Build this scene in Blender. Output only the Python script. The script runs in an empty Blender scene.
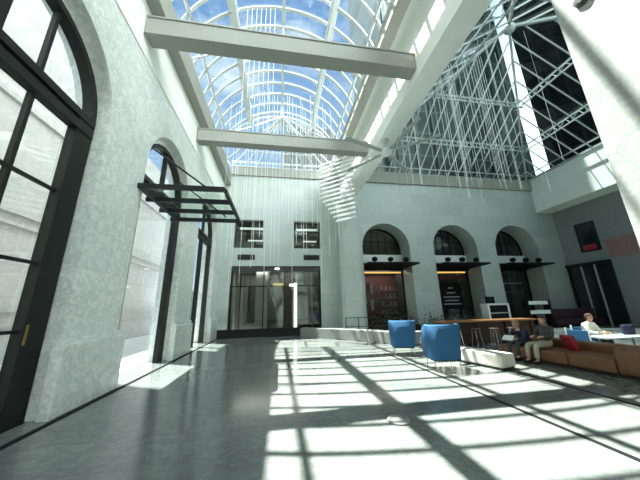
import bpy, bmesh, math, random
from mathutils import Vector, Matrix
random.seed(7)
C = bpy.context.scene.collection
S = bpy.context.scene
PI = math.pi

# ------------------------------------------------------------------ mesh helper
class MB:
    def __init__(self): self.bm = bmesh.new()
    def box(self, x0, x1, y0, y1, z0, z1, M=None):
        v = [self.bm.verts.new((x, y, z)) for x in (x0, x1) for y in (y0, y1) for z in (z0, z1)]
        for f in ((0,1,3,2),(4,6,7,5),(0,4,5,1),(2,3,7,6),(0,2,6,4),(1,5,7,3)):
            self.bm.faces.new([v[i] for i in f])
        if M is not None:
            for q in v: q.co = M @ q.co
        return self
    def bar(self, a, b, w, h, up=(0,0,1)):
        a = Vector(a); b = Vector(b); d = (b-a).normalized(); u = Vector(up)
        if abs(d.dot(u)) > .98: u = Vector((0,1,0))
        s = d.cross(u).normalized(); t = s.cross(d).normalized()
        q = []
        for p in (a, b):
            for i, j in ((-1,-1),(1,-1),(1,1),(-1,1)):
                q.append(self.bm.verts.new(p + s*(w/2*i) + t*(h/2*j)))
        for f in ((0,3,2,1),(4,5,6,7),(0,1,5,4),(1,2,6,5),(2,3,7,6),(3,0,4,7)):
            self.bm.faces.new([q[i] for i in f])
        return self
    def tube(self, a, b, r, n=8, r2=None):
        a = Vector(a); b = Vector(b); d = (b-a).normalized(); u = Vector((0,0,1))
        if abs(d.dot(u)) > .98: u = Vector((0,1,0))
        s = d.cross(u).normalized(); t = s.cross(d)
        r2 = r if r2 is None else r2
        A = [self.bm.verts.new(a + (s*math.cos(k*2*PI/n) + t*math.sin(k*2*PI/n))*r) for k in range(n)]
        B = [self.bm.verts.new(b + (s*math.cos(k*2*PI/n) + t*math.sin(k*2*PI/n))*r2) for k in range(n)]
        for k in range(n):
            self.bm.faces.new((A[k], A[(k+1)%n], B[(k+1)%n], B[k]))
        self.bm.faces.new(A[::-1]); self.bm.faces.new(B)
        return self
    def path(self, pts, w, h, up=(0,0,1)):
        for a, b in zip(pts, pts[1:]):
            self.bar(a, b, w, h, up)
        return self
    def prism(self, poly, d):
        """poly: list of 3D points of a planar polygon, d: extrusion vector"""
        d = Vector(d)
        A = [self.bm.verts.new(Vector(p)) for p in poly]; B = [self.bm.verts.new(Vector(p)+d) for p in poly]
        n = len(A)
        self.bm.faces.new(A); self.bm.faces.new(B[::-1])
        for k in range(n): self.bm.faces.new((A[k], B[k], B[(k+1)%n], A[(k+1)%n]))
        return self
    def poly(self, pts):
        self.bm.faces.new([self.bm.verts.new(Vector(p)) for p in pts]); return self
    def lathe(self, prof, n=24, c=(0,0,0), sx=1, sy=1):
        R = []
        for r, z in prof:
            R.append([self.bm.verts.new((c[0]+sx*r*math.cos(2*PI*k/n), c[1]+sy*r*math.sin(2*PI*k/n), c[2]+z)) for k in range(n)])
        for a, b in zip(R, R[1:]):
            for k in range(n): self.bm.faces.new((a[k], a[(k+1)%n], b[(k+1)%n], b[k]))
        self.bm.faces.new(R[0][::-1]); self.bm.faces.new(R[-1])
        return self
    def ico(self, c, r, sub=2, s=(1,1,1), noise=0):
        m = Matrix.Translation(c) @ Matrix.Diagonal((r*s[0], r*s[1], r*s[2], 1))
        o = bmesh.ops.create_icosphere(self.bm, subdivisions=sub, radius=1, matrix=m)
        if noise:
            for v in o['verts']: v.co += Vector((random.uniform(-1,1), random.uniform(-1,1), random.uniform(-1,1)))*noise
        return self
    def build(self, name, mat=None, parent=None, bevel=0, seg=2, smooth=False, loc=None, rz=0):
        bmesh.ops.recalc_face_normals(self.bm, faces=self.bm.faces)
        if bevel:
            bmesh.ops.bevel(self.bm, geom=[e for e in self.bm.edges if len(e.link_faces) == 2 and e.calc_face_angle(0) > .5],
                            offset=bevel, segments=seg, profile=.5, affect='EDGES', clamp_overlap=True)
        me = bpy.data.meshes.new(name); self.bm.to_mesh(me); self.bm.free()
        if mat: me.materials.append(mat)
        if smooth:
            for p in me.polygons: p.use_smooth = True
        o = bpy.data.objects.new(name, me); C.objects.link(o)
        if parent: o.parent = parent
        if loc is not None: o.location = loc
        if rz: o.rotation_euler = (0, 0, rz)
        return o

def tag(o, label, cat, group=None, kind=None):
    o['label'] = label; o['category'] = cat
    if group: o['group'] = group
    if kind: o['kind'] = kind
    return o
def thing(name, label, cat, loc=(0,0,0), rz=0, group=None):
    o = bpy.data.objects.new(name, None); C.objects.link(o); o.empty_display_size = .1
    o.location = loc; o.rotation_euler = (0,0,rz)
    return tag(o, label, cat, group)
def struct(o, label, cat):
    return tag(o, label, cat, kind='structure')
def sempty(name, label, cat, loc=(0,0,0)):
    return struct(thing(name, label, cat, loc), label, cat)
def dup(root, loc, rz, label=None, group=None):
    r = root.copy(); C.objects.link(r); r.location = loc; r.rotation_euler = (0,0,rz)
    if label: r['label'] = label
    if group: r['group'] = group
    for ch in list(root.children):
        c = ch.copy(); C.objects.link(c); c.parent = r
        for g in ch.children:
            d = g.copy(); C.objects.link(d); d.parent = c
    return r

# ------------------------------------------------------------------ materials
def new(name):
    m = bpy.data.materials.new(name); m.use_nodes = True
    nt = m.node_tree; b = nt.nodes['Principled BSDF']
    return m, nt, b
def plain(name, col, rough=.5, metal=0, spec=.5, var=.06, scale=6, bump=0, coat=0):
    m, nt, b = new(name)
    N = nt.nodes; L = nt.links
    tc = N.new('ShaderNodeTexCoord'); no = N.new('ShaderNodeTexNoise'); no.inputs['Scale'].default_value = scale
    no.inputs['Detail'].default_value = 4
    L.new(tc.outputs['Object'], no.inputs['Vector'])
    cr = N.new('ShaderNodeValToRGB')
    cr.color_ramp.elements[0].color = (*[c*(1-var) for c in col], 1); cr.color_ramp.elements[0].position = .3
    cr.color_ramp.elements[1].color = (*[min(1, c*(1+var)) for c in col], 1); cr.color_ramp.elements[1].position = .7
    L.new(no.outputs['Fac'], cr.inputs['Fac']); L.new(cr.outputs['Color'], b.inputs['Base Color'])
    b.inputs['Roughness'].default_value = rough; b.inputs['Metallic'].default_value = metal
    b.inputs['Specular IOR Level'].default_value = spec
    if coat: b.inputs['Coat Weight'].default_value = coat
    if bump:
        bp = N.new('ShaderNodeBump'); bp.inputs['Strength'].default_value = bump; bp.inputs['Distance'].default_value = .02
        L.new(no.outputs['Fac'], bp.inputs['Height']); L.new(bp.outputs['Normal'], b.inputs['Normal'])
    return m
def marble(name, base, vein, scale=1.2, amount=.55, rough=.35, tiles=None, tilecol=.8, axis='xz', bump=.02, stretch=(1,1,1)):
    m, nt, b = new(name); N = nt.nodes; L = nt.links
    tc = N.new('ShaderNodeTexCoord'); mp = N.new('ShaderNodeMapping'); mp.inputs['Scale'].default_value = stretch
    L.new(tc.outputs['Object'], mp.inputs['Vector'])
    n1 = N.new('ShaderNodeTexNoise'); n1.inputs['Scale'].default_value = scale*2.2; n1.inputs['Detail'].default_value = 8
    n1.inputs['Roughness'].default_value = .62; n1.inputs['Distortion'].default_value = .35
    L.new(mp.outputs[0], n1.inputs['Vector'])
    r1 = N.new('ShaderNodeValToRGB')   # thin veins: ridge around .5
    e = r1.color_ramp.elements; e[0].position = .43; e[0].color = (0,0,0,1); e[1].position = .57; e[1].color = (0,0,0,1)
    x = r1.color_ramp.elements.new(.5); x.color = (1,1,1,1)
    L.new(n1.outputs['Fac'], r1.inputs['Fac'])
    n2 = N.new('ShaderNodeTexNoise'); n2.inputs['Scale'].default_value = scale*.7; n2.inputs['Detail'].default_value = 5
    L.new(mp.outputs[0], n2.inputs['Vector'])
    mu = N.new('ShaderNodeMath'); mu.operation = 'MULTIPLY'; L.new(r1.outputs['Color'], mu.inputs[0]); L.new(n2.outputs['Fac'], mu.inputs[1])
    m2 = N.new('ShaderNodeMath'); m2.operation = 'MULTIPLY'; m2.inputs[1].default_value = amount*1.7; m2.use_clamp = True
    L.new(mu.outputs[0], m2.inputs[0])
    n3 = N.new('ShaderNodeTexNoise'); n3.inputs['Scale'].default_value = scale*9; n3.inputs['Detail'].default_value = 5
    L.new(mp.outputs[0], n3.inputs['Vector'])
    r3 = N.new('ShaderNodeValToRGB'); r3.color_ramp.elements[0].position = .3; r3.color_ramp.elements[1].position = .75
    r3.color_ramp.elements[0].color = (*[c*.80 for c in base], 1); r3.color_ramp.elements[1].color = (*base, 1)
    L.new(n3.outputs['Fac'], r3.inputs['Fac'])
    mx = N.new('ShaderNodeMix'); mx.data_type = 'RGBA'
    L.new(m2.outputs[0], mx.inputs['Factor']); L.new(r3.outputs['Color'], mx.inputs[6]); mx.inputs[7].default_value = (*vein, 1)
    out = mx.outputs[2]
    if tiles:
        sp = N.new('ShaderNodeSeparateXYZ'); L.new(tc.outputs['Object'], sp.inputs[0])
        cb = N.new('ShaderNodeCombineXYZ')
        L.new(sp.outputs['XYZ'.index(axis[0].upper())], cb.inputs[0]); L.new(sp.outputs['XYZ'.index(axis[1].upper())], cb.inputs[1])
        br = N.new('ShaderNodeTexBrick'); L.new(cb.outputs[0], br.inputs['Vector'])
        br.inputs['Scale'].default_value = 1; br.inputs['Brick Width'].default_value = tiles[0]; br.inputs['Row Height'].default_value = tiles[1]
        br.inputs['Mortar Size'].default_value = tiles[2]; br.offset = tiles[3] if len(tiles) > 3 else .5
        br.inputs['Color1'].default_value = (1,1,1,1); br.inputs['Color2'].default_value = (.86,.88,.88,1)
        br.inputs['Mortar'].default_value = (tilecol,)*3 + (1,)
        m4 = N.new('ShaderNodeMix'); m4.data_type = 'RGBA'; m4.blend_type = 'MULTIPLY'; m4.inputs['Factor'].default_value = 1
        L.new(out, m4.inputs[6]); L.new(br.outputs['Color'], m4.inputs[7]); out = m4.outputs[2]
    L.new(out, b.inputs['Base Color'])
    b.inputs['Roughness'].default_value = rough
    if bump:
        bp = N.new('ShaderNodeBump'); bp.inputs['Strength'].default_value = bump; L.new(n3.outputs['Fac'], bp.inputs['Height']); L.new(bp.outputs['Normal'], b.inputs['Normal'])
    return m
def glass(name, tint, gloss=.06, rough=.02):
    m = bpy.data.materials.new(name); m.use_nodes = True; nt = m.node_tree; N = nt.nodes; L = nt.links
    N.remove(N['Principled BSDF']); out = N['Material Output']
    t = N.new('ShaderNodeBsdfTransparent'); t.inputs['Color'].default_value = (*tint, 1)
    g = N.new('ShaderNodeBsdfGlossy'); g.inputs['Roughness'].default_value = rough; g.inputs['Color'].default_value = (.9,.95,.95,1)
    lw = N.new('ShaderNodeLayerWeight'); lw.inputs['Blend'].default_value = .25
    mr = N.new('ShaderNodeMapRange'); mr.inputs['To Min'].default_value = gloss; mr.inputs['To Max'].default_value = .55
    pw = N.new('ShaderNodeMath'); pw.operation = 'POWER'; pw.inputs[1].default_value = 2.5
    L.new(lw.outputs['Facing'], pw.inputs[0]); L.new(pw.outputs[0], mr.inputs['Value'])
    mx = N.new('ShaderNodeMixShader'); L.new(mr.outputs[0], mx.inputs['Fac']); L.new(t.outputs[0], mx.inputs[1]); L.new(g.outputs[0], mx.inputs[2])
    L.new(mx.outputs[0], out.inputs['Surface'])
    return m
def emit(name, col, s):
    m, nt, b = new(name); b.inputs['Base Color'].default_value = (*col, 1)
    b.inputs['Emission Color'].default_value = (*col, 1); b.inputs['Emission Strength'].default_value = s
    return m
def facade(name, dark, light, w, h, line, rough=.3, axis='xz', spec=.3):
    """curtain wall: dark glass with a grid of paler members"""
    m, nt, b = new(name); N = nt.nodes; L = nt.links
    tc = N.new('ShaderNodeTexCoord'); sp = N.new('ShaderNodeSeparateXYZ'); L.new(tc.outputs['Object'], sp.inputs[0])
    cb = N.new('ShaderNodeCombineXYZ')
    L.new(sp.outputs['XYZ'.index(axis[0].upper())], cb.inputs[0]); L.new(sp.outputs['XYZ'.index(axis[1].upper())], cb.inputs[1])
    br = N.new('ShaderNodeTexBrick'); L.new(cb.outputs[0], br.inputs['Vector']); br.offset = 0
    br.inputs['Scale'].default_value = 1; br.inputs['Brick Width'].default_value = w; br.inputs['Row Height'].default_value = h
    br.inputs['Mortar Size'].default_value = line
    br.inputs['Color1'].default_value = (*dark, 1); br.inputs['Color2'].default_value = (*[c*.55 for c in dark], 1); br.inputs['Mortar'].default_value = (*light, 1)
    L.new(br.outputs['Color'], b.inputs['Base Color']); b.inputs['Roughness'].default_value = rough; b.inputs['Specular IOR Level'].default_value = spec
    return m

M = {}
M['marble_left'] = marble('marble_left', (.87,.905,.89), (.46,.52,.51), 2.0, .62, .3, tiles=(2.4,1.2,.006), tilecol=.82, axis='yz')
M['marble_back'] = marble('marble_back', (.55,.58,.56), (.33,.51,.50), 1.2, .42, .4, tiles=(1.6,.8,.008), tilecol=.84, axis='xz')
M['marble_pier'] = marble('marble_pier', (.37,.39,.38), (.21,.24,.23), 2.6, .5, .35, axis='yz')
M['plaster'] = plain('plaster', (.84,.87,.84), .7, var=.03, scale=2)
M['grey_stone'] = marble('grey_stone', (.25,.28,.28), (.18,.2,.2), 1, .4, .5, axis='yz')
M['bench_stone'] = marble('bench_stone', (.22,.236,.23), (.15,.16,.158), 1.2, .4, .45, axis='xy')
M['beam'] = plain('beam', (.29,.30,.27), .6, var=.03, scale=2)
M['floor'] = marble('floor_marble', (.205,.226,.214), (.10,.116,.11), 1.3, .5, .15, tiles=(1.2,.6,.004), tilecol=.7, axis='xy', bump=.012, stretch=(1,1.5,1))
M['slot'] = plain('slot', (.008,.009,.009), .9, spec=.1)
M['bronze'] = plain('bronze', (.011,.013,.012), .5, spec=.25, var=.15)
M['blueblack'] = plain('blueblack', (.012,.015,.019), .5, spec=.25)
M['white_steel'] = plain('white_steel', (.47,.51,.52), .4, var=.03)
M['grey_steel'] = plain('grey_steel', (.36,.40,.40), .45, var=.05)
M['glass'] = glass('vault_glass', (.89,.95,.905), .04)
M['wing_glass'] = glass('wing_glass', (.29,.35,.335), .05)
M['door_glass'] = glass('door_glass', (.78,.85,.84), .10)
M['shop_glass'] = glass('shop_glass', (.74,.78,.77), .06)
M['dark_glass'] = plain('dark_glass', (.015,.022,.022), .08, spec=.6)
M['stone'] = marble('limestone', (.47,.455,.43), (.38,.37,.35), .6, .3, .8, tiles=(2.6,1.1,.015), tilecol=.75, axis='yz')
M['paving'] = plain('paving', (.62,.62,.6), .8, var=.1, scale=2)
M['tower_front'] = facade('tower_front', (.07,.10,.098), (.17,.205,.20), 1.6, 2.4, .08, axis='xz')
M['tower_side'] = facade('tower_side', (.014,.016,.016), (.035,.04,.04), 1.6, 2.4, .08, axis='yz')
M['tower_low'] = facade('tower_low', (.03,.035,.035), (.13,.14,.14), 1.1, 9, .10, axis='xz')
M['tower_pier'] = facade('tower_pier', (.88,.87,.84), (.12,.13,.13), 9, 2.4, .22, rough=.8, axis='yz')
M['blue'] = plain('blue_fabric', (.017,.092,.215), .85, var=.08, scale=40, bump=.1)
M['chrome'] = plain('chrome', (.55,.57,.57), .25, metal=1)
M['leather'] = plain('leather', (.15,.066,.028), .42, var=.14, scale=9, bump=.12)
M['dark_base'] = plain('dark_base', (.02,.018,.016), .6)
M['cream'] = plain('cream', (.60,.59,.53), .55, var=.03)
M['wood_top'] = plain('wood_top', (.30,.13,.05), .4, var=.2, scale=12)
M['wood_dark'] = plain('wood_dark', (.065,.028,.02), .5, var=.25, scale=10)
M['tan'] = plain('tan', (.52,.44,.32), .5)
M['white'] = plain('white', (.78,.80,.80), .5, var=.02)
M['black'] = plain('black', (.009,.009,.01), .75, spec=.15)
M['leaf'] = plain('leaf', (.018,.032,.02), .6, var=.4, scale=30)
M['red'] = plain('red', (.30,.02,.03), .5)
M['plum'] = plain('plum', (.045,.018,.035), .6)
M['skin'] = plain('skin', (.52,.30,.21), .55, var=.04)
M['navy'] = plain('navy', (.018,.022,.055), .85)
M['charcoal'] = plain('charcoal', (.05,.055,.055), .85)
M['khaki'] = plain('khaki', (.40,.37,.28), .85)
M['hair_brown'] = plain('hair_brown', (.07,.035,.02), .6, scale=60, var=.3)
M['hair_blond'] = plain('hair_blond', (.34,.22,.11), .6, scale=60, var=.3)
M['shirt_white'] = plain('shirt_white', (.80,.78,.70), .8)
M['room_beige'] = plain('room_beige', (.42,.40,.36), .7)
M['room_dark'] = plain('room_dark', (.035,.03,.025), .6)
M['shop_red'] = plain('shop_red', (.10,.016,.014), .6, var=.3)
M['shop_dark'] = plain('shop_dark', (.022,.02,.018), .6)
M['orange_light'] = emit('orange_light', (1,.52,.14), 1.1)
M['gold_light'] = emit('gold_light', (.8,.62,.2), .35)
M['fill_white'] = emit('fill_white', (1,.97,.9), 9)
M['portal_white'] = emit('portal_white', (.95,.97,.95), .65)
M['pink_reflection'] = plain('pink_reflection', (.26,.15,.155), .7)
M['bright'] = plain('bright', (.8,.8,.76), .5)

# ------------------------------------------------------------------ dimensions
XL, YB = -3.6, 16.0            # left wall, back wall
ZS = 10.45                     # springing of the vault glass
HW = 3.3                       # half width of the vault glass
RISE = 2.5
RV = (HW*HW + RISE*RISE)/(2*RISE); ZC = ZS + RISE - RV
YV0, YV1 = -6.0, 13.2          # vault extent
ZE = 11.25                     # eave of the wing skylight
def arcz(x): return ZC + math.sqrt(max(0, RV*RV - x*x))
def arc_pts(cy, zs, r, n=20, a0=0, a1=PI): return [(cy + r*math.cos(a0+(a1-a0)*k/n), zs + r*math.sin(a0+(a1-a0)*k/n)) for k in range(n+1)]

# ------------------------------------------------------------------ floor
fl = MB().box(-4.3, 21.8, -6, 20, -.25, 0).build('floor', M['floor'])
struct(fl, 'polished pale grey marble floor of the atrium', 'floor')
for i, (x, y0, y1, w) in enumerate(((-3.38, -6, 15.6, .11), (3.68, 1.9, 8.9, .075), (5.55, -6, 7.6, .06))):
    o = MB().box(x-w/2, x+w/2, y0, y1, -.02, .004).build('trim_%d' % (i+1), M['slot'])
    struct(o, ['black floor slot along the left wall', 'black floor slot running beneath the nearer blue chair', 'black floor slot running past the cream bench'][i], 'floor slot')
disc = MB().lathe([(.16,0),(.16,.02),(.13,.03),(.11,.012),(.01,.012)], 28).build('floor_outlet_cover', M['bench_stone'], loc=(1.72,3.92,0))
tag(disc, 'round metal floor outlet cover in the sunlit marble', 'floor outlet')

# ------------------------------------------------------------------ left wall with arches
CY = [-5.95+4.75*0-0, 3.55, 8.3, 13.05]
CY[0] = -1.2
R0, Z0 = 1.6, 5.5
w = MB()
edges = [-6.0]
for c in CY: edges += [c-R0, c+R0]
edges.append(YB)
for a, b in zip(edges[::2], edges[1::2]):
    w.box(-4.3, XL, a, b, 0, 8.15)
for c in CY:
    poly = [(XL, y, z) for y, z in arc_pts(c, Z0, R0, 24)] + [(XL, c-R0, 8.15), (XL, c+R0, 8.15)]
    w.prism(poly, (-.7, 0, 0))
wl = w.build('wall_left', M['marble_left']); struct(wl, 'veined white marble wall with tall arched openings on the left', 'wall')
up = MB().box(-4.3, XL-.03, -6, YB, 8.15, 9.6).build('wall_left_upper', M['plaster'])
struct(up, 'smooth pale band of wall above the left marble arches', 'wall')
cor = MB().box(-4.3, XL+.025, -6, YB, 8.10, 8.19).build('trim_4', M['plaster']); struct(cor, 'slim moulding along the top of the left marble wall', 'moulding')
led = MB().box(-4.3, -3.28, -6, YB, 9.6, 10.42).build('trim_5', M['beam']); struct(led, 'deep ledge beam under the left edge of the vault skylight', 'beam')
for i, (a, b) in enumerate(zip(edges[::2], edges[1::2])):
    a2, b2 = max(a-.1, -6), min(b+.1, YB)
    if i == 0: b2 = b+.1
    p = MB().box(XL-.05, XL+.13, a2, b2, 0, 1.1).box(XL-.05, XL+.08, a2+.04, b2-.04, 1.1, 1.2).build('trim_%d' % (6+i), M['marble_left'], bevel=.01)
    struct(p, ['marble plinth of the left pier behind the camera', 'marble plinth of the left pier beside the camera', 'tall marble plinth under the nearest left pier', 'marble plinth under the left pier past the canopied door', 'marble plinth under the left wall in the far corner'][i], 'plinth')

# steel arched windows and doors in the left wall
def arch_frame(cy, kind):
    x0, x1 = -3.96, -3.80
    ro, ri = 1.52, 1.40
    f = MB()
    for s in (-1, 1):
        a, b = sorted((cy+s*ro, cy+s*1.13))
        if kind != 'window': a, b = sorted((cy+s*ro, cy+s*1.2))
        f.box(x0, x1, a, b, 0, 5.35)
    ring = [(x1, y, z) for y, z in arc_pts(cy, Z0-.15, ro, 24)] + [(x1, y, z) for y, z in arc_pts(cy, Z0-.15, ri, 24)][::-1]
    f.prism(ring, (-.2, 0, 0))
    return f
lab = {1: 'huge dark steel arched window nearest on the left wall', 2: 'arched glass doorway under the steel canopy on the left wall', 3: 'tall dark arched doorway in the far corner of the left wall', 0: 'dark steel arched window on the left wall behind the camera'}
for i, c in enumerate(CY):
    kind = 'window' if i in (0, 1) else 'door'
    e = sempty(('window_%d' if kind == 'window' else 'door_%d') % i, lab[i], kind, (-3.9, c, 0))
    def put(mb, nm, mt):
        o = mb.build(nm, mt); o.parent = e; o.matrix_parent_inverse = Matrix.Translation(e.location).inverted(); return o
    put(arch_frame(c, kind), 'frame', M['bronze'])
    t = MB().box(-3.96, -3.78, c-1.5, c+1.5, 4.98, 5.14).box(-3.96, -3.78, c-1.5, c+1.5, 5.22, 5.36).box(-3.94, -3.84, c-1.5, c+1.5, 5.14, 5.22)
    put(t, 'transom', M['bronze'])
    if kind == 'window':
        for s in (-.34, .34):
            put(MB().box(-3.94, -3.86, c+s-.03-(0 if s > 0 else .2), c+s+(.03 if s > 0 else .06), 0, 6.66), 'mullion', M['bronze'])
        for z in (3.68, 2.4, 1.35):
            put(MB().box(-3.93, -3.87, c-1.13, c+1.13, z-.025, z+.025), 'glazing_bar', M['bronze'])
        k = MB().box(-4.0, -3.78, c-1.1, c+1.1, 0, .3); put(k, 'kick_plate', M['bronze'])
        if i == 1:
            h = MB().box(-3.78, -3.75, c+1.13, c+1.15, 1.15, 1.45); put(h, 'pull_handle', plain('brass', (.16,.11,.03), .5, metal=.5))
    else:
        put(MB().box(-3.95, -3.82, c-.06, c+.02, 5.3, 6.8), 'mullion', M['bronze'])
        if i == 3:
            put(MB().box(-3.97, -3.8, c-.2, c-.05, 0, 5.0), 'mullion', M['bronze'])
            dl = put(MB().box(-3.97, -3.8, c-1.25, c-1.0, 0, 5.0), 'door_leaf', M['bronze'])
            hb = MB().tube((-3.72, c-1.1, .9), (-3.72, c-1.1, 2.4), .03).tube((-3.72, c-1.1, 1.1), (-3.8, c-1.1, 1.1), .02).tube((-3.72, c-1.1, 2.2), (-3.8, c-1.1, 2.2), .02).build('pull_handle', M['chrome'], dl)
    g = MB(); pts = [(-3.9, y, z) for y, z in arc_pts(c, Z0-.15, 1.45, 24)]
    g.poly([(-3.9, c+1.4, .02)] + pts + [(-3.9, c-1.4, .02)])
    put(g, 'pane', M['door_glass'])

# outside the left wall: paving and the building across the alley
pv = MB().box(-10, -4.3, -8, 22, -.3, -.02).build('pavement', M['paving']); struct(pv, 'pale paving of the alley outside the left arches', 'pavement')
b = MB().box(-14, -9.2, -10, 10.2, -.3, 26).box(-14, -9.2, 10.2, 24, -.3, 12)  # extra height added to the nearer half, out of view, to block sun
for z in (1.2, 1.7, 4.6, 5.0, 8.8): b.box(-9.2, -9.08, -10, 24, z, z+.12)
bo = b.build('stone_building', M['stone']); tag(bo, 'pale limestone building across the alley seen through the left arches', 'building')
for yy in (-.8, 3.6):
    o = MB().box(-9.2, -9.11, yy-1.05, yy-.9, 5.5, 8.1).box(-9.2, -9.11, yy+.9, yy+1.05, 5.5, 8.1).box(-9.2, -9.11, yy-.9, yy+.9, 8.0, 8.1).box(-9.2, -9.05, yy-1.1, yy+1.1, 5.4, 5.58).box(-9.2,-9.12,yy-.04,yy+.04,5.6,8.0).build('window_frame', M['stone'], bo)
    MB().box(-9.2, -9.15, yy-.9, yy+.9, 5.6, 8.0).build('window_pane', M['dark_glass'], o)

# steel canopy over the second arch
ca = thing('entrance_canopy', 'dark steel canopy jutting from the left wall over the arched doorway', 'canopy', (-3.6, 6.5, 4.7))
for y in (0, .85, 1.7, 2.55):
    MB().box(-.2, 2.12, y-.04, y+.04, -.06, .07).build('cross_beam', M['blueblack'], ca)
for x in (.02, 2.12):
    MB().box(x-.04, x+.04, 0.04, 2.51, -.05, .06).build('edge_beam', M['blueblack'], ca)
MB().box(0, 2.1, 0, 2.55, .075, .09).build('glass_roof', M['glass'], ca)
for y in (.25, 2.3):
    MB().tube((.05, y, 1.3), (1.7, y, .07), .025).build('tie_rod', M['blueblack'], ca)

# ------------------------------------------------------------------ back wall
# marble storey with openings: shopfront, two windows, three arches
ARC = [(7.28, 1.72), (12.58, 1.75), (17.75, 1.85)]; AZ = 5.5
zt = 10.35
D = 1.6
b = MB()
b.box(-4.3, -2.94, YB, YB+.6, 0, zt)
b.box(-2.94, 2.62, YB, YB+.6, 4.17, 5.32)
b.box(-2.94, -2.88, YB, YB+.6, 5.32, 7.2); b.box(-1.05, .91, YB, YB+.6, 5.32, 7.2); b.box(2.66, 3.6, YB, YB+.6, 0, zt)
b.box(2.62, 2.66, YB, YB+.6, 0, 5.32)
b.box(-2.94, 2.66, YB, YB+.6, 7.2, zt)
xs = [3.6]
for cx, r in ARC: xs += [cx-r, cx+r]
xs.append(21.8)
for a, c in zip(xs[::2], xs[1::2]): b.box(a, c, YB, YB+D, 0, 8.2)
for cx, r in ARC:
    b.prism([(x, YB, z) for x, z in arc_pts(cx, AZ, r, 24)] + [(cx-r, YB, 8.2), (cx+r, YB, 8.2)], (0, D, 0))
b.box(3.6, 20.3, YB, YB+D, 8.2, 10.35)
b.box(20.3, 21.8, YB, YB+D, 8.2, 8.5)
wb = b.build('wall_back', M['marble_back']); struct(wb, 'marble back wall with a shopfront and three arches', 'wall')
o = MB().box(-3.28, 3.3, YB-.12, YB+.6, zt, 11.0).build('trim_12', M['beam']); struct(o, 'pale cornice on the back wall under the vault', 'cornice')
o = MB().box(3.3, 20.3, YB-.14, YB+D, zt, 11.25).build('trim_13', M['beam']); struct(o, 'pale cornice on the back wall under the wing skylight', 'cornice')
o = MB().box(-3.47, 1.2, YB-.06, YB, 0, .46).build('baseboard_back', M['bronze']); struct(o, 'dark base strip along the foot of the back wall', 'baseboard')

# upper windows
for i, (x0, x1) in enumerate(((-2.88, -1.05), (.91, 2.66))):
    e = sempty('window_%d' % (5+i), ['dark square window above the left of the shopfront', 'dark square window above the right of the shopfront'][i], 'window', (x0, YB+.35, 5.32))
    W = x1-x0
    MB().box(0, W, 0, .08, 0, .07).box(0, W, 0, .08, 1.8, 1.88).box(0, .06, 0, .08, .07, 1.8).box(W-.06, W, 0, .08, .07, 1.8).box(.06, W-.06, .02, .06, 1.2, 1.25).build('frame', M['bronze'], e)
    MB().box(.06, W-.06, .03, .045, .07, 1.8).build('pane', M['shop_glass'], e)
    MB().box(-.3, W+.3, 1.6, 1.7, -.3, 2.2).box(-.4, -.3, .25, 1.7, -.3, 2.2).box(W+.3, W+.4, .25, 1.7, -.3, 2.2).box(-.3, W+.3, .25, 1.6, 2.1, 2.2).box(-.3, W+.3, .25, 1.6, -.4, -.3).build('room_wall', M['room_dark'], e)
    MB().box(.2, W-.1, .5, .62, 1.5, 1.62).build('glow_bar', M['portal_white'], e)
    MB().box(W*.4, W-.1, .8, .9, .75, .83).build('glow_bar', M['portal_white'], e)
for i, x in enumerate((-2.05, 2.05)):
    e = thing('air_vent', ['slim dark air vent above the left side of the shopfront', 'slim dark air vent above the right side of the shopfront'][i], 'air vent', (x, YB, 4.55))
    MB().box(-.52, .52, -.03, .0, 0, .34).build('frame', M['charcoal'], e)
    for k in range(4): MB().box(-.47, .47, -.045, -.03, .05+.07*k, .08+.07*k).build('slat', M['black'], e)

# shopfront
e = sempty('door_5', 'wide glass shopfront with dark frame in the back wall', 'shopfront', (-2.94, YB+.1, 0))
MB().box(0, 5.56, 0, .25, 3.85, 4.17).build('lintel', M['charcoal'], e)
MB().box(0, .14, 0, .2, 0, 3.85).box(5.42, 5.56, 0, .2, 0, 3.85).box(.14, 5.42, .02, .12, 0, .12).build('frame', M['bronze'], e)
for x in (.62, 2.0, 3.25, 3.72): MB().box(x-.03, x+.03, .02, .12, .12, 3.85).build('mullion', M['bronze'], e)
MB().box(.14, 5.42, .02, .12, 2.9, 2.96).build('transom', M['bronze'], e)
for x0, x1 in ((.14, .59), (.65, 1.97), (2.03, 3.22), (3.75, 5.42)):
    MB().box(x0, x1, .06, .075, .12, 3.85).build('pane', M['shop_glass'], e)
MB().box(2.65, 2.95, -.02, .0, 3.95, 4.08).build('entrance_light', M['portal_white'], e)
rm = sempty('wall_shop', 'beige and dark interior seen through the shopfront', 'shop interior', (-2.94, YB+.6, 0))
MB().box(-.3, 6, 3.6, 3.7, 0, 4.2).build('rear_wall', M['room_beige'], rm)
MB().box(-.4, -.3, 0, 3.7, 0, 4.2).box(6, 6.1, 0, 3.7, 0, 4.2).box(-.4, 6.1, 0, 3.7, 4.17, 4.27).build('side_wall', M['room_beige'], rm)
MB().box(2.15, 3.9, 1.9, 2.0, .0, 3.7).build('dark_doorway', M['room_dark'], rm)
MB().box(.6, 1.5, 3.45, 3.55, .6, 3.2).build('dark_niche', M['room_dark'], rm)
MB().box(1.35, 2.15, 1.6, 2.1, 0, 4.1).build('column', M['room_beige'], rm)
MB().box(2.5, 3.3, 1.75, 1.85, 3.05, 3.3).build('gold_sign', M['gold_light'], rm)
MB().box(.2, 5.6, 1.4, 1.7, 4.12, 4.16).build('glow_bar', M['fill_white'], rm)  # unseen source added behind the lintel to brighten the shop interior
po = thing('lit_door_frame', 'bright white door frame standing open in the back shopfront', 'door frame', (.98, YB+.08, 0))
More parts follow.
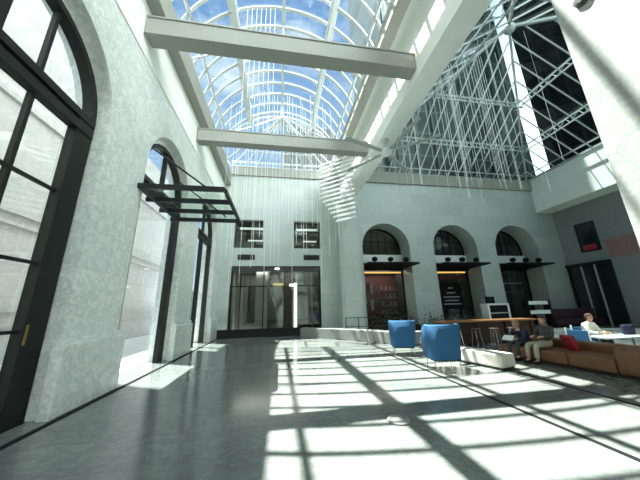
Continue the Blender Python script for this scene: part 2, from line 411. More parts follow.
MB().box(-.05, .12, -.08, .12, .12, 3.1).build('jamb', M['portal_white'], po)
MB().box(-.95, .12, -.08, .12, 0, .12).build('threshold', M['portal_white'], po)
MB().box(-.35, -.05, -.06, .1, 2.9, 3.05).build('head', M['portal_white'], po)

# shop arches in the back wall
desc = ['left', 'middle', 'right']
for i, (cx, r) in enumerate(ARC):
    e = sempty('window_%d' % (7+i), 'arched shop window of the %s back arch' % desc[i], 'shop window', (cx, YB+1.35, 0))
    f = MB().prism([(x, 0, z) for x, z in arc_pts(0, AZ, r, 24)] + [(x, 0, z) for x, z in arc_pts(0, AZ, r-.1, 24)][::-1], (0, .12, 0))
    f.box(-r, -r+.1, 0, .12, 0, AZ).box(r-.1, r, 0, .12, 0, AZ)
    f.build('frame', M['bronze'], e)
    for s in (-.55, 0, .55): MB().box(s-.02, s+.02, .02, .08, 5.25, AZ+math.sqrt(r*r-s*s)-.08).build('glazing_bar', M['bronze'], e)
    MB().box(-r+.1, r-.1, .02, .08, 6.2, 6.25).build('glazing_bar', M['bronze'], e)
    MB().poly([(r-.1, .06, 5.2)] + [(x, .06, z) for x, z in arc_pts(0, AZ, r-.1, 20)] + [(-r+.1, .06, 5.2)]).build('arch_pane', M['shop_glass'], e)
    MB().box(-r, r, 1.0, 1.1, 4.0, AZ+r).build('rear_panel', M['room_dark'] if i != 2 else M['leaf'], e)
    MB().box(-r, r, -.12, .14, 4.62, 5.2).build('stone_band', M['plaster'], e)
    MB().box(-r+.1, r-.1, .06, .075, .1, 4.3).build('shop_pane', M['shop_glass'], e)
    MB().box(-r, r, 1.3, 1.4, 0, 4.6).build('rear_wall', [M['shop_red'], M['shop_dark'], M['black']][i], e)
    if i == 0: MB().box(-r+.3, r-.3, .5, .9, 4.30, 4.36).build('glow_bar', M['fill_white'], e)  # unseen source added above the header to brighten the goods
    if i < 2: MB().box(-r+.12, r-.12, .14, .2, 3.88, 3.98).build('light_strip', M['orange_light'], e)
    ff = MB().box(-r, -r+.04, .12, 1.3, 0, 4.6).box(r-.04, r, .12, 1.3, 0, 4.6).box(-r, r, .12, 1.3, 4.4, 4.5); ff.build('side_panel', M['shop_dark'], e)
    # canopy
    k = thing('shop_canopy', 'thin dark canopy over the %s back arch' % desc[i], 'canopy', (cx, YB+1.2, 4.12), group='canopies over the back arches')
    MB().prism([(-r+.05, -.02, 0), (r-.05, -.02, 0), (r+.15, -2.0, .10), (-r+.05, -2.0, .10)], (0, 0, .10)).build('canopy_plate', M['black'], k)
    MB().box(-r+.05, r-.05, -.1, -.02, -.1, 0).build('wall_bracket', M['black'], k)
    for q, x in enumerate((-1.1, 0, 1.1)):
        sp = thing('spotlight', 'black spotlight at the %s end of the canopy over the %s back arch' % (['left', 'centre', 'right'][q], desc[i]) if q != 1 else 'black spotlight at the middle of the canopy over the %s back arch' % desc[i], 'spotlight', (cx+x, YB-.45, 4.32), group='spotlights on the canopies')
        MB().lathe([(.10,.0),(.10,.03),(.03,.04),(.03,.1)], 14).build('foot', M['black'], sp)
        lh = MB().ico((0,0,.24), .2, 2, (1,1,.85)).build('lamp_head', M['black'], sp, smooth=True); MB().box(-.03, .03, .05, .22, .12, .2).build('yoke', M['black'], lh)
# goods and signs inside the arches
cx, r = ARC[0]
for k in range(6):
    x = cx-1.25+.27*(k % 3)+.12; z = 1.3+1.15*(k//3)
    o = tag(MB().box(-.09, .09, -.05, .05, 0, .75).box(-.16, .16, -.04, .04, .5, .62).build('hanging_garment', [M['red'], M['white']][k % 2 if k//3 else (k+1) % 2], loc=(x, YB+2.0, z)),
            ['upper', 'lower'][0 if k//3 else 1] and '%s %s garment hanging %s in the left back arch shop window' % (['lower', 'upper'][k//3], 'red' if (k % 2 if k//3 else (k+1) % 2) == 0 else 'white', ['at left', 'in the middle', 'at right'][k % 3]), 'garment', 'garments in the left arch window')
for k in range(4):
    sh = thing('display_shelf', ['lowest', 'second lowest', 'second highest', 'highest'][k] + ' pale display shelf in the left back arch shop window', 'shelf', (cx+.75, YB+2.1, 1.0+.55*k), group='display shelves in the left arch window')
    MB().box(-.65, .65, -.15, .15, 0, .06).build('board', M['tan'], sh)
    for s in (-.5, .5): MB().box(s-.02, s+.02, -.1, .1, -.15, 0).build('bracket', M['black'], sh)
    for q in range(4):
        tag(MB().lathe([(.05,0),(.075,.06),(.06,.2),(.03,.27),(.03,.3)], 10).build('display_jar', [M['white'], M['tan'], M['red'], M['room_beige']][(q+k) % 4], loc=(cx+.75-.48+.32*q, YB+2.1, 1.06+.55*k)),
            '%s jar on the %s shop shelf of the left arch, %s from left' % (['white', 'tan', 'red', 'beige'][(q+k) % 4], ['lowest', 'second lowest', 'second highest', 'highest'][k], ['first', 'second', 'third', 'fourth'][q]), 'jar', 'jars on the left arch shelves')
cx, r = ARC[1]
sg = thing('shop_sign', 'dark red sign board under the orange light in the middle back arch', 'sign', (cx, YB+1.28, 3.35))
MB().box(-1.2, 1.2, 0, .05, 0, .32).build('board', M['shop_red'], sg)
ps = thing('menu_poster', 'black poster with pale lines of lettering in the middle back arch', 'poster', (cx, YB+1.28, 1.2))
MB().box(-.9, .9, 0, .04, 0, 1.9).build('board', M['black'], ps)
for k, (wd, z) in enumerate(((.35, 1.5), (.7, 1.15), (1.3, .85), (1.1, .6), (1.4, .35))):
    MB().box(-wd/2, wd/2, -.012, 0, z, z+.07).build('lettering', M['grey_steel'], ps)
cx, r = ARC[2]
tag(MB().box(-1.1, 1.1, -.03, .0, 0, .06).build('pale_light_rail', M['grey_steel'], loc=(cx, YB+1.3, 3.0)), 'pale rail across the dark doorway of the right back arch', 'rail')

# ------------------------------------------------------------------ column, girder and tie beams
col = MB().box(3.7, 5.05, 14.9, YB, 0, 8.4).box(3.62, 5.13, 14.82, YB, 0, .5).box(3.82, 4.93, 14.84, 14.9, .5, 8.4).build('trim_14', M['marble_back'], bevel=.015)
struct(col, 'square marble column standing against the back wall beside the left arch', 'column')
gd = MB().box(4.1, 4.8, -6, YB-.14, 8.4, 10.75).box(3.75, 4.8, -6, YB-.14, 10.75, 11.25).build('trim_15', M['plaster']); struct(gd, 'long white girder between the vault and the wing skylight', 'girder')
lg = MB().box(3.22, 3.6, -6, YB-.12, 10.05, 10.62).build('trim_16', M['beam']); struct(lg, 'ledge beam under the right edge of the vault skylight', 'beam')
for i, y in enumerate((-3.2, 1.2, 5.6, 10.0)):
    o = MB().box(XL, 4.1, y, y+.42, 8.67, 9.2).box(XL, 4.1, y-.03, y+.45, 9.2, 9.25).build('trim_%d' % (17+i), M['beam'])
    struct(o, ['tie beam behind the camera', 'tie beam above the camera', 'nearest white tie beam across the vault', 'farther white tie beam across the vault'][i], 'tie beam')

# ------------------------------------------------------------------ vault skylight
va = sempty('window_11', 'long barrel vault skylight with white steel ribs', 'skylight')
rib = None
AP = [(HW*math.sin(t), 0, arcz(HW*math.sin(t))) for t in [math.asin(1)*(-1+2*k/20) for k in range(21)]]
A0 = math.asin(HW/RV)
AP = [(RV*math.sin(-A0+2*A0*k/24), ZC+RV*math.cos(-A0+2*A0*k/24)) for k in range(25)]
y = YV0+.2; k = 0
ys = []
while y < YV1-.05:
    ys.append(y); y += .69
ys.append(YV1)
for n, y in enumerate(ys):
    if rib is None:
        rib = MB().path([(x, 0, z) for x, z in AP], .055, .11, up=(0, 1, 0)).build('arch_rib', M['white_steel'], va)
        rib.location = (0, y, 0)
    else:
        r2 = rib.copy(); C.objects.link(r2); r2.parent = va; r2.location = (0, y, 0)
for x, wd, hh in ((-1.85, .34, .12), (0, .13, .12), (1.85, .30, .12), (-3.05, .09, .09), (3.05, .09, .09)):
    z = arcz(x)-.1
    MB().bar((x, YV0, z), (x, YV1, z), wd, hh, up=(-x/RV*1.0, 0, 1)).build('purlin', M['white_steel'], va)
    if abs(x) > 1.5 and abs(x) < 2:
        z2 = z-.38; q = MB()
        q.tube((x*.93, YV0, z2), (x*.93, YV1, z2), .04, 6)
        yy = YV0; s = 0
        while yy < YV1-.5:
            q.tube((x*.93, yy, z2), (x, yy+.69, z), .022, 5); q.tube((x*.93, yy+1.38, z2), (x, yy+.69, z), .022, 5); yy += 1.38
        q.build('purlin_truss', M['white_steel'], va)
gm = MB()
for (xa, za), (xb, zb) in zip(AP, AP[1:]): gm.poly([(xa, YV0, za+.07), (xb, YV0, zb+.07), (xb, YV1, zb+.07), (xa, YV1, za+.07)])
gm.build('glazing', M['glass'], va)
# narrow glazed slot between ledge and girder
q = MB().poly([(3.6, -6, 10.6), (3.75, -6, 10.78), (3.75, 15.8, 10.78), (3.6, 15.8, 10.6)]); q.build('slot_glazing', M['glass'], va)
q = MB(); yy = -6
while yy < 15.7:
    q.bar((3.58, yy, 10.62), (3.77, yy, 10.8), .13, .06); yy += .69
q.build('slot_bars', M['white_steel'], va)
# tie rods inside the vault under each tie beam line
for y in (7.8, 3.4, 12.2):
    q = MB().tube((-3.25, y, 10.5), (0, y, 12.1), .03, 6).tube((3.25, y, 10.5), (0, y, 12.1), .03, 6).tube((0, y, 12.1), (0, y, 12.9), .03, 6)
    q.build('tie_rods', M['white_steel'], va)
# hipped end of the vault
hp = sempty('window_12', 'fan shaped hipped glass end of the vault skylight', 'skylight')
apex = Vector((0, YV1, arcz(0)))
base = [Vector((-HW, YV1, ZS)), Vector((-HW, 14.4, ZS+.1)), Vector((-HW, 15.9, ZS+.55))] + [Vector((-HW+HW*2*k/8, 15.9, ZS+.55)) for k in range(1, 8)] + [Vector((HW, 15.9, ZS+.55)), Vector((HW, 14.4, ZS+.1)), Vector((HW, YV1, ZS))]
for p in base[1:-1]: MB().bar(apex, p, .06, .1).build('hip_bar', M['white_steel'], hp)
q = MB()
for f in (.35, .68):
    q.path([apex.lerp(p, f) for p in base], .05, .06)
q.path(base, .1, .1); q.build('cross_bars', M['white_steel'], hp)
gl = MB()
for a, c in zip(base, base[1:]): gl.poly([apex+Vector((0,.02,.05)), a+Vector((0,.02,.05)), c+Vector((0,.02,.05))])
# spandrel between barrel end and fan
gl.build('glazing', M['glass'], hp)
gs = MB()
for sgn in (-1, 1):
    pts = [(x, YV1, z+.05) for x, z in AP if x*sgn >= -1e-6]
    if sgn < 0: pts = pts
    gs.poly(pts if len(pts) > 2 else [])
gs.build('gable_glazing', M['glass'], hp)
q = MB()
for k in range(1, 12):
    x = -HW+2*HW*k/12; q.box(x-.02, x+.02, 15.88, 15.93, 11.0, 11.35)
q.box(-HW, HW, 15.86, 15.95, 11.3, 11.4); q.build('upstand_bars', M['white_steel'], hp)

# ------------------------------------------------------------------ wing skylight (pyramid)
X0, X1, Y0, Y1 = 4.8, 20.3, 1.3, 16.15
apx = Vector((12.65, 8.85, 16.75))
cs = [Vector((X0, Y0, ZE)), Vector((X1, Y0, ZE)), Vector((X1, Y1, ZE)), Vector((X0, Y1, ZE))]
py = sempty('window_13', 'large pyramid skylight with grey steel trusses over the right wing', 'skylight')
gl = MB()
for k in range(4):
    a, c = cs[k], cs[(k+1) % 4]
    gl.poly([a+Vector((0,0,.09)), c+Vector((0,0,.09)), apx+Vector((0,0,.09))])
gl.build('glazing', M['wing_glass'], py)
for k in range(4):
    MB().bar(cs[k], apx, .11, .16).build('hip_beam', M['grey_steel'], py)
    a, c = cs[k], cs[(k+1) % 4]
    n = 19
    rf = MB()
    for j in range(1, n):
        f = j/n; p = a.lerp(c, f)
        # rafters run square to the eave until they meet a hip
        g = min(f, 1-f)*2
        mid = (a+c)/2; top = p + (apx-mid)*g
        MB().bar(p, top, .042, .09).build('rafter', M['grey_steel'], py)
    for g in (.30, .60):
        u0, u1 = a.lerp(apx, g), c.lerp(apx, g)
        q = MB(); off = Vector((0, 0, -.55)); inn = (Vector((apx.x, apx.y, 0))-Vector(((a.x+c.x)/2, (a.y+c.y)/2, 0))).normalized()*.25
        q.bar(u0, u1, .075, .075); q.bar(u0+off+inn, u1+off+inn, .07, .07)
        nn = 14 if g < .5 else 8
        for j in range(nn):
            f0, f1, f2 = j/nn, (j+.5)/nn, (j+1)/nn
            q.tube(u0.lerp(u1, f0), u0.lerp(u1, f1)+off+inn, .02, 5); q.tube(u0.lerp(u1, f2), u0.lerp(u1, f1)+off+inn, .02, 5)
        q.build('purlin_truss', M['grey_steel'], py)
    q = MB().bar(a+Vector((0,0,.05)), c+Vector((0,0,.05)), .16, .16); e2 = (apx-(a+c)/2)*.06
    q.bar(a+e2, c+e2, .07, .07); q.build('eave_beam', M['grey_steel'], py)
MB().ico(apx-Vector((0,0,.15)), .3, 2).build('apex_node', M['grey_steel'], py)

# ------------------------------------------------------------------ right side of the wing
wr = MB().box(21.8, 22.2, -6, YB+D, 0, 8.5).build('wall_right', M['grey_stone']); struct(wr, 'dark grey right wall of the wing beneath a deep overhang', 'wall')
wr2 = MB().box(20.3, 22.2, -6, YB, 8.5, 11.25).build('wall_right_upper', M['plaster']); struct(wr2, 'upper wall band overhanging the right side of the wing', 'wall')
e = sempty('window_14', 'dark upper window on the right wall of the wing', 'window', (21.8, 13.6, 5.0))
MB().box(-.05, .0, 0, 1.1, 0, 2.0).build('pane', M['dark_glass'], e)
MB().box(-.09, -.05, -.05, 0.03, -.05, 2.05).box(-.09, -.05, 1.07, 1.15, -.05, 2.05).box(-.09, -.05, .03, 1.07, 1.97, 2.05).box(-.09, -.05, .03, 1.07, -.05, .02).build('frame', M['bronze'], e)
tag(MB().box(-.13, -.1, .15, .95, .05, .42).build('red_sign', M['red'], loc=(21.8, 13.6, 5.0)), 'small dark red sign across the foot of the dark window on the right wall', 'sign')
tag(MB().box(-.04, 0, 0, 1.9, 0, 1.3).build('wall_reflection', M['pink_reflection'], loc=(21.8, 11.4, 4.3)), 'pinkish red panel painted as a reflection on the right wall', 'reflection')  # pinkish reflection on the wall put in as a coloured panel
e = sempty('door_6', 'dark glazed shopfront low on the right wall of the wing', 'shopfront', (21.8, 13.3, 0))
MB().box(-.1, 0, 0, 2.6, 0, 4.1).build('pane', M['dark_glass'], e)
MB().box(-.2, -.1, 0, .12, 0, 4.1).box(-.2, -.1, 2.48, 2.6, 0, 4.1).box(-.25, -.1, -.05, 2.65, 4.0, 4.2).build('frame', M['bronze'], e)
for yy in (.9, 1.7): MB().box(-.18, -.1, yy-.04, yy+.04, 0, 4.0).build('mullion', M['grey_steel'], e)

# slabs and walls closing the hall behind the camera
o = MB().box(4.8, 20.3, -6, Y0, ZE, ZE+.3).build('ceiling', M['plaster']); struct(o, 'flat ceiling slab in front of the wing skylight', 'ceiling')
o = MB().box(-4.3, 22.2, -6.4, -6, 0, 13).build('wall_front', M['plaster']); struct(o, 'plain wall behind the camera', 'wall')

# sunlit pier at the right edge
pr = MB().box(3.5, 4.85, .4, 1.895, 0, 8.4).build('trim_21', M['marble_pier'], bevel=.012); struct(pr, 'sunlit white marble pier close on the right', 'pier')
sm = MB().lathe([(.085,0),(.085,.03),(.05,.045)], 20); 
o = sm.build('shadow_disc', M['charcoal'], loc=(3.5, 1.62, 5.06)); o.rotation_euler = (0, -PI/2, 0)
tag(o, 'small round dark disc painted as a shadow spot high on the sunlit marble pier', 'shadow spot')  # dark disc put in for a shadow spot on the stone

# ------------------------------------------------------------------ towers outside
tf = thing('office_tower', 'dark glass office tower rising behind the wing skylight', 'building', (17, 18, 0))
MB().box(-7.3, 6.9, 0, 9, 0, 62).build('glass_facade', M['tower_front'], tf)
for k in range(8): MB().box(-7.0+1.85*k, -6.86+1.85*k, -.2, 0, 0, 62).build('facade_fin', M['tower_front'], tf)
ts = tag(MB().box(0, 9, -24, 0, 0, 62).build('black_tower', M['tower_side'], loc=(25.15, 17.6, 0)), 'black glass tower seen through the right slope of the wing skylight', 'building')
tl = tag(MB().prism([(0, 0, 0), (9.4, 0, 0), (9.4, 0, 14.7), (5.2, 0, 15.3), (4.4, 0, 17.0), (.5, 0, 17.4), (.2, 0, 16.4), (0, 0, 15)], (0, 8, 0)).build('low_building', M['tower_low'], loc=(.2, 19.0, 0)), 'lower dark building seen through the far end of the vault', 'building')
# ------------------------------------------------------------------ ceiling fan
fan = thing('ceiling_fan', 'big white five bladed ceiling fan hanging from the girder', 'ceiling fan', (4.35, 8.7, 7.8))
MB().tube((0,0,.1), (0,0,.6), .05, 10).build('downrod', M['white_steel'], fan)
MB().lathe([(.05,-.12),(.2,-.1),(.26,0),(.22,.1),(.1,.14)], 20).build('hub', M['white'], fan, smooth=True)
MB().lathe([(.06,.42),(.16,.55),(.16,.6)], 16).build('ceiling_mount', M['white_steel'], fan)
for a in (200, 127, 321, 39, 279):
    bl = MB().prism([(.2,-.07,0),(2.05,-.09,0),(2.1,0,0),(2.05,.09,0),(.2,.07,0)], (0,0,.03)).build('blade', M['grey_steel'], fan)
    bl.rotation_euler = (math.radians(8), 0, math.radians(a))

# ------------------------------------------------------------------ hanging stack of white slats
sc = thing('hanging_slats', 'stack of white slats hanging in front of the back column', 'sculpture', (3.2, 12.7, 0), math.atan2(-.66, .75))
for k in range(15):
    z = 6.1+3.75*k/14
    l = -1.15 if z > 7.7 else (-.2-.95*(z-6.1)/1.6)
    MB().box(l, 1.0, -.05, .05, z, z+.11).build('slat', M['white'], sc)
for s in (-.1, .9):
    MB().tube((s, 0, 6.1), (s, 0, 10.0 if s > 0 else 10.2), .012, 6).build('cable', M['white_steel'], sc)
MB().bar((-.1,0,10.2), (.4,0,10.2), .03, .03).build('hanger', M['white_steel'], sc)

# ------------------------------------------------------------------ hanging wires
um = MB().tube((0,0,0), (0,0,1), .010, 6); wm = um.build('suspended_wire', M['white'])
first = [wm]
def wire(x, y, z0, z1, lab, grp):
    if first: o = first.pop()
    else:
        o = wm.copy(); C.objects.link(o)
    o.location = (x, y, z0); wd = .62 if 'wing' in grp else .8; o.scale = (wd, wd, z1-z0); tag(o, lab, 'hanging wire', grp)
for k in range(30):
    x = -2.6+5.2*(k+.5)/30+random.uniform(-.05,.05); y = random.uniform(10.9, 12.3)
    wire(x, y, random.uniform(2.2, 6.5), arcz(x)-.03, 'thin white wire hanging in front of the back wall under the vault', 'white wires under the vault')
for k in range(7):
    x = -1.35+.17*k; wire(x, 7.3, random.uniform(7.6, 8.6), arcz(x)-.03, 'thin white wire in the bright bundle in front of the nearest tie beam', 'bright wire bundle by the tie beam')
for k in range(44):
    x = 6.0+7.4*(k+.5)/44+random.uniform(-.06,.06); y = random.uniform(8.6, 11.6)
    d = min((x-X0)/7.85, (20.3-x)/7.65, (Y1-y)/7.3); z1 = ZE+(apx.z-ZE)*min(1, d)-.02
    wire(x, y, random.uniform(6.4, 8.2), z1, 'thin white wire hanging under the right wing skylight', 'white wires under the wing skylight')

# ------------------------------------------------------------------ curved bench, planters, railing
def catmull(P, n=8):
    out = []
    P = [P[0]]+P+[P[-1]]
    for i in range(1, len(P)-2):
        p0, p1, p2, p3 = [Vector(p) for p in P[i-1:i+3]]
        for k in range(n):
            t = k/n; out.append(.5*((2*p1)+(p2-p0)*t+(2*p0-5*p1+4*p2-p3)*t*t+(3*p1-p0-3*p2+p3)*t**3))
    out.append(Vector(P[-2])); return out
cl = catmull([(1.2,14.75,0),(1.75,14.25,0),(3.1,13.0,0),(3.95,11.95,0),(4.65,10.85,0),(5.4,10.5,0),(6.3,10.45,0)])
m = MB(); bm = m.bm; rings = []
for k, p in enumerate(cl):
    d = (cl[min(k+1, len(cl)-1)]-cl[max(k-1, 0)]).normalized(); s = Vector((-d.y, d.x, 0))*-1
    # s points outwards (away from camera side) : flip so that bench lies behind the front curve
    if s.y < 0: s = -s
    rings.append([bm.verts.new(p+Vector((0,0,0))), bm.verts.new(p+Vector((0,0,.5))), bm.verts.new(p+s*.55+Vector((0,0,.5))), bm.verts.new(p+s*.55)])
for a, c in zip(rings, rings[1:]):
    for j in range(4): bm.faces.new((a[j], a[(j+1)%4], c[(j+1)%4], c[j]))
bm.faces.new(rings[0]); bm.faces.new(rings[-1][::-1])
cb = m.build('curved_bench', M['marble_back'], bevel=.02); cb.data.materials.clear(); cb.data.materials.append(M['bench_stone']); tag(cb, 'long low curved marble bench wall below the back arches', 'bench')

def hedge(name, label, x0, x1, y, h, rnd):
    t = thing(name, label, 'planter', ((x0+x1)/2, y, 0))
    W = (x1-x0)/2
    MB().box(-W, W, -.25, .25, 0, .5).build('planter_box', M['bronze'], t, bevel=.015)
    f = MB(); R = random.Random(rnd)
    for k in range(int(W*2*80)):
        c = Vector((R.uniform(-W+.05, W-.05), R.uniform(-.22, .22), .5+abs(R.gauss(0, .5))*h))
        d = Vector((R.uniform(-1,1), R.uniform(-1,1), R.uniform(-.2,1))).normalized(); s = d.orthogonal().normalized()*.04; L = R.uniform(.12,.24)
        f.poly([c, c+d*L*.5+s, c+d*L, c+d*L*.5-s])
    f.build('foliage', M['leaf'], t)
hedge('hedge_planter', 'low dark shrub planter at the foot of the left back arch', 5.3, 8.2, 14.6, .55, 1)
hedge('hedge_planter', 'low dark shrub planter between the left and middle back arches', 8.5, 10.6, 14.4, .6, 2)
hedge('hedge_planter', 'low dark shrub planter at the foot of the middle back arch', 10.9, 12.4, 14.4, .6, 3)
rl = thing('handrail', 'small black handrail at the foot of the marble column', 'railing', (3.55, 13.7, 0))
for x in (0, .7, 1.4): MB().tube((x,0,0), (x,0,1.02), .022).build('post', M['black'], rl)
for z in (.55, 1.0): MB().tube((0,0,z), (1.4,0,z), .018).build('rail', M['black'], rl)

# ------------------------------------------------------------------ blue lounge chairs
def lounge(name, label, loc, rz, grp):
    t = thing(name, label, 'armchair', loc, rz, grp)      # +Y is the front
    # wrapped shell: U shaped plan, thick, tall at the back, falling toward the front
    m = MB(); bm = m.bm; n = 28
    rows = []
    pl = []
    for k in range(n+1):
        a = PI*k/n
        # superellipse half loop from right-front round the back to left-front
        cx = math.copysign(abs(math.cos(a))**.45, math.cos(a)); sy = -abs(math.sin(a))**.45
        pl.append((cx, sy))
    path = [(1, .75+.0)] + [(c, s) for c, s in pl] + [(-1, .75)]
    for c, s in path:
        front = max(0, (s+.35)/1.1)
        top = 1.10-.36*front**1.4
        ring = []
        for (ins, z) in ((0, .27), (0, .33), (.0, .6), (.0, top-.03), (.03, top), (.08, top), (.11, top-.03), (.11, .6), (.10, .29)):
            flare = (z-.27)*.085
            wx, wy = .375+flare-ins, .36+flare*.9-ins
            ring.append(bm.verts.new((c*wx, s*wy+.02, z)))
        rows.append(ring)
    for a, b in zip(rows, rows[1:]):
        for j in range(len(a)): bm.faces.new((a[j], a[(j+1) % len(a)], b[(j+1) % len(a)], b[j]))
    bm.faces.new(rows[0]); bm.faces.new(rows[-1][::-1])
    m.build('shell', M['blue'], t, smooth=True)
    MB().box(-.30, .30, -.28, .36, .28, .46).build('seat_cushion', M['blue'], t, bevel=.05, seg=3, smooth=True)
    MB().box(-.28, .28, -.29, -.19, .46, .95).build('back_cushion', M['blue'], t, bevel=.04, seg=3, smooth=True)
    MB().box(-.31, .31, -.29, .31, .24, .27).build('base_frame', M['black'], t)
    for x in (-.29, .29):
        for y in (-.27, .29): MB().tube((x, y, .25), (x*1.08, y*1.06, 0), .014, 8, .010).build('leg', M['chrome'], t)
lounge('lounge_chair', 'larger nearer blue high backed lounge chair seen from behind', (4.16, 6.42, 0), math.radians(-12), 'blue lounge chairs')
lounge('lounge_chair', 'farther blue high backed lounge chair left of the other one', (4.16, 8.55, 0), math.radians(-20), 'blue lounge chairs')
st = thing('side_table', 'small tan side table between the two blue chairs', 'side table', (4.72, 7.95, 0))
MB().lathe([(.22,0),(.22,.03),(.04,.06),(.04,.4),(.05,.42)], 20).build('pedestal', M['tan'], st)
MB().lathe([(.26,.42),(.27,.44),(.26,.46)], 24).build('table_top', M['tan'], st)
tag(MB().lathe([(.035,0),(.045,.09),(.04,.1),(.02,.1)], 14).build('paper_cup', M['white'], loc=(4.62, 7.85, .46)), 'white paper cup on the tan side table', 'cup')

# ------------------------------------------------------------------ cream bench and cube
ot = thing('ottoman_bench', 'long cream upholstered bench on the sunlit floor', 'bench', (5.44, 6.72, 0), math.radians(14))
sb_ = MB().box(-.27, .27, -.78, .78, .05, .36).build('seat_block', M['cream'], ot, bevel=.04, seg=3, smooth=False)
MB().box(-.24, .24, -.74, .74, 0, .05).build('plinth', M['dark_base'], ot)
MB().box(-.272, .272, -.01, .01, .06, .355).build('seam', M['tan'], sb_)
cu = thing('cube_stool', 'small cream cube stool behind the nearer blue chair', 'stool', (5.25, 7.95, 0))
MB().box(-.22, .22, -.22, .22, .04, .42).build('seat_block', M['cream'], cu, bevel=.03)
MB().box(-.19, .19, -.19, .19, 0, .04).build('plinth', M['dark_base'], cu)

# ------------------------------------------------------------------ leather sofa
A = math.radians(8.0)
so = thing('leather_sofa', 'long low brown leather sofa at the right', 'sofa', (6.85, 6.56, 0), A)  # local -y runs towards the camera, +x into the depth
MB().box(.06, 1.2, -3.4, .85, 0, .07).build('plinth', M['dark_base'], so)
for a, c in ((.85, .0), (.0, -.9), (-.9, -1.78)):
    MB().box(0, .82, c+.006, a-.006, .07, .36).build('seat_cushion', M['leather'], so, bevel=.04, seg=3)
MB().box(.82, 1.25, -1.78, .9, .07, .56).build('backrest', M['leather'], so, bevel=.05, seg=3)
MB().box(-.02, 1.25, -3.4, -1.79, .07, .60).build('end_module', M['leather'], so, bevel=.05, seg=3)
cs_ = MB().box(-.2, .2, -.06, .06, 0, .38).build('red_cushion', M['red'], bevel=.05, seg=3, loc=(7.60, 5.95, .365)); cs_.rotation_euler = (-.3, 0, 1.3)
tag(cs_, 'dark red cushion on the sofa beside the khaki trousers', 'cushion')

# ------------------------------------------------------------------ wooden counter table with things
ct = thing('counter_table', 'long dark wooden counter table behind the blue chairs', 'table', (6.5, 9.55, 0), math.radians(-2))
MB().box(0, 4.1, 0, .8, .86, .92).build('table_top', M['wood_top'], ct, bevel=.008)
MB().box(.16, 3.84, .12, .17, .05, .86).build('modesty_panel', M['wood_dark'], ct)
for x in (.1, 1.4, 2.7, 3.9): MB().box(x-.05, x+.05, .05, .75, 0, .86).build('leg', M['wood_dark'], ct)
for k in range(4):
    s = thing('bar_stool', '%s dark stool from the left under the wooden counter' % ['first', 'second', 'third', 'fourth'][k], 'stool', (6.8+.8*k, 9.35-.02*k, 0), .2*k, 'stools at the wooden counter')
    MB().lathe([(.17,.58),(.18,.61),(.16,.64)], 18).build('seat', M['wood_dark'], s)
    for q in range(4):
        a = PI/4+q*PI/2; MB().tube((.12*math.cos(a), .12*math.sin(a), .58), (.19*math.cos(a), .19*math.sin(a), 0), .014).build('leg', M['chrome'], s)
# white cart by the third arch
wc = thing('display_cabinet', 'white framed black display cabinet left of the right back arch', 'cabinet', (13.45, 14.5, 0))
MB().box(-.75, -.65, -.3, .3, 0, 1.55).box(.65, .75, -.3, .3, 0, 1.55).box(-.65, .65, -.3, .3, 1.45, 1.55).box(-.65, .65, -.3, .3, .4, .5).build('frame', M['white'], wc)
MB().box(-.65, .65, -.25, .28, .5, 1.45).build('body', M['black'], wc)
MB().box(-.6, .6, -.32, -.25, .95, 1.02).build('shelf', M['grey_steel'], wc)
tag(MB().box(-.28, .28, -.06, .06, 0, .42).build('menu_screen', M['black'], loc=(13.2, 14.5, 1.56)), 'small black screen standing on the white display cabinet', 'screen')
for k, (z, wd) in enumerate(((1.42, 1.4), (.85, 1.5))):
    tag(MB().box(-wd/2, wd/2, -.2, .2, 0, .22).build('white_tray', M['white'], loc=(16.4, 14.4, z)), ['upper white tray of the rack by the right back arch', 'lower white tray of the rack by the right back arch'][k], 'tray', 'white trays of the rack')
rk = thing('tray_rack', 'black metal rack holding white trays by the right back arch', 'rack', (16.4, 14.4, 0))
for x in (-.8, .8): MB().box(x-.03, x+.03, -.22, .22, 0, 1.7).build('upright', M['black'], rk)
for z in (.8, 1.37): MB().box(-.77, .77, -.2, .2, z, z+.04).build('shelf', M['black'], rk)
bq = thing('banquette', 'long dark plum banquette along the back of the wing', 'seat', (19.4, 14.6, 0))
MB().box(-1.9, 1.9, -.35, .3, .1, .5).build('seat', M['plum'], bq, bevel=.04)
MB().box(-1.9, 1.9, .1, .35, .5, 1.1).build('backrest', M['plum'], bq, bevel=.04)
MB().box(-1.85, 1.85, -.3, .3, 0, .1).build('plinth', M['black'], bq)

# ------------------------------------------------------------------ tables and chairs behind the sofa
ta = thing('cafe_table', 'white cafe table behind the brown sofa', 'table', (9.35, 6.15, 0))
MB().box(-.75, .75, -.32, .32, .58, .62).build('table_top', M['white'], ta, bevel=.01)
for x in (-.6, .6): MB().tube((x,0,0), (x,0,.58), .03).build('leg', M['chrome'], ta)
tag(MB().box(-.16, .16, -.11, .11, 0, .015).build('paper_sheet', M['white'], loc=(9.5, 5.98, .62)), 'white sheet of paper lying on the cafe table', 'paper')
def cafe_chair(label, loc, rz):
    t = thing('cafe_chair', label, 'chair', loc, rz, 'blue cafe chairs')
    MB().box(-.24, .24, -.24, .24, .38, .45).build('seat', M['blue'], t, bevel=.02)
    MB().box(-.22, .22, -.27, -.22, .5, .8).build('backrest', M['blue'], t, bevel=.015)
    for x in (-.24, .24): MB().tube((x,-.25,0), (x,-.25,.86), .022).build('leg', M['white'], t)
    for x in (-.22, .22): MB().tube((x,.22,0), (x,.22,.38), .02).build('leg', M['white'], t)
cafe_chair('white framed blue chair left of the seated person behind the sofa', (8.5, 6.35, 0), math.radians(-70))
cafe_chair('white framed blue chair under the person behind the sofa', (9.3, 6.75, 0), math.radians(180))
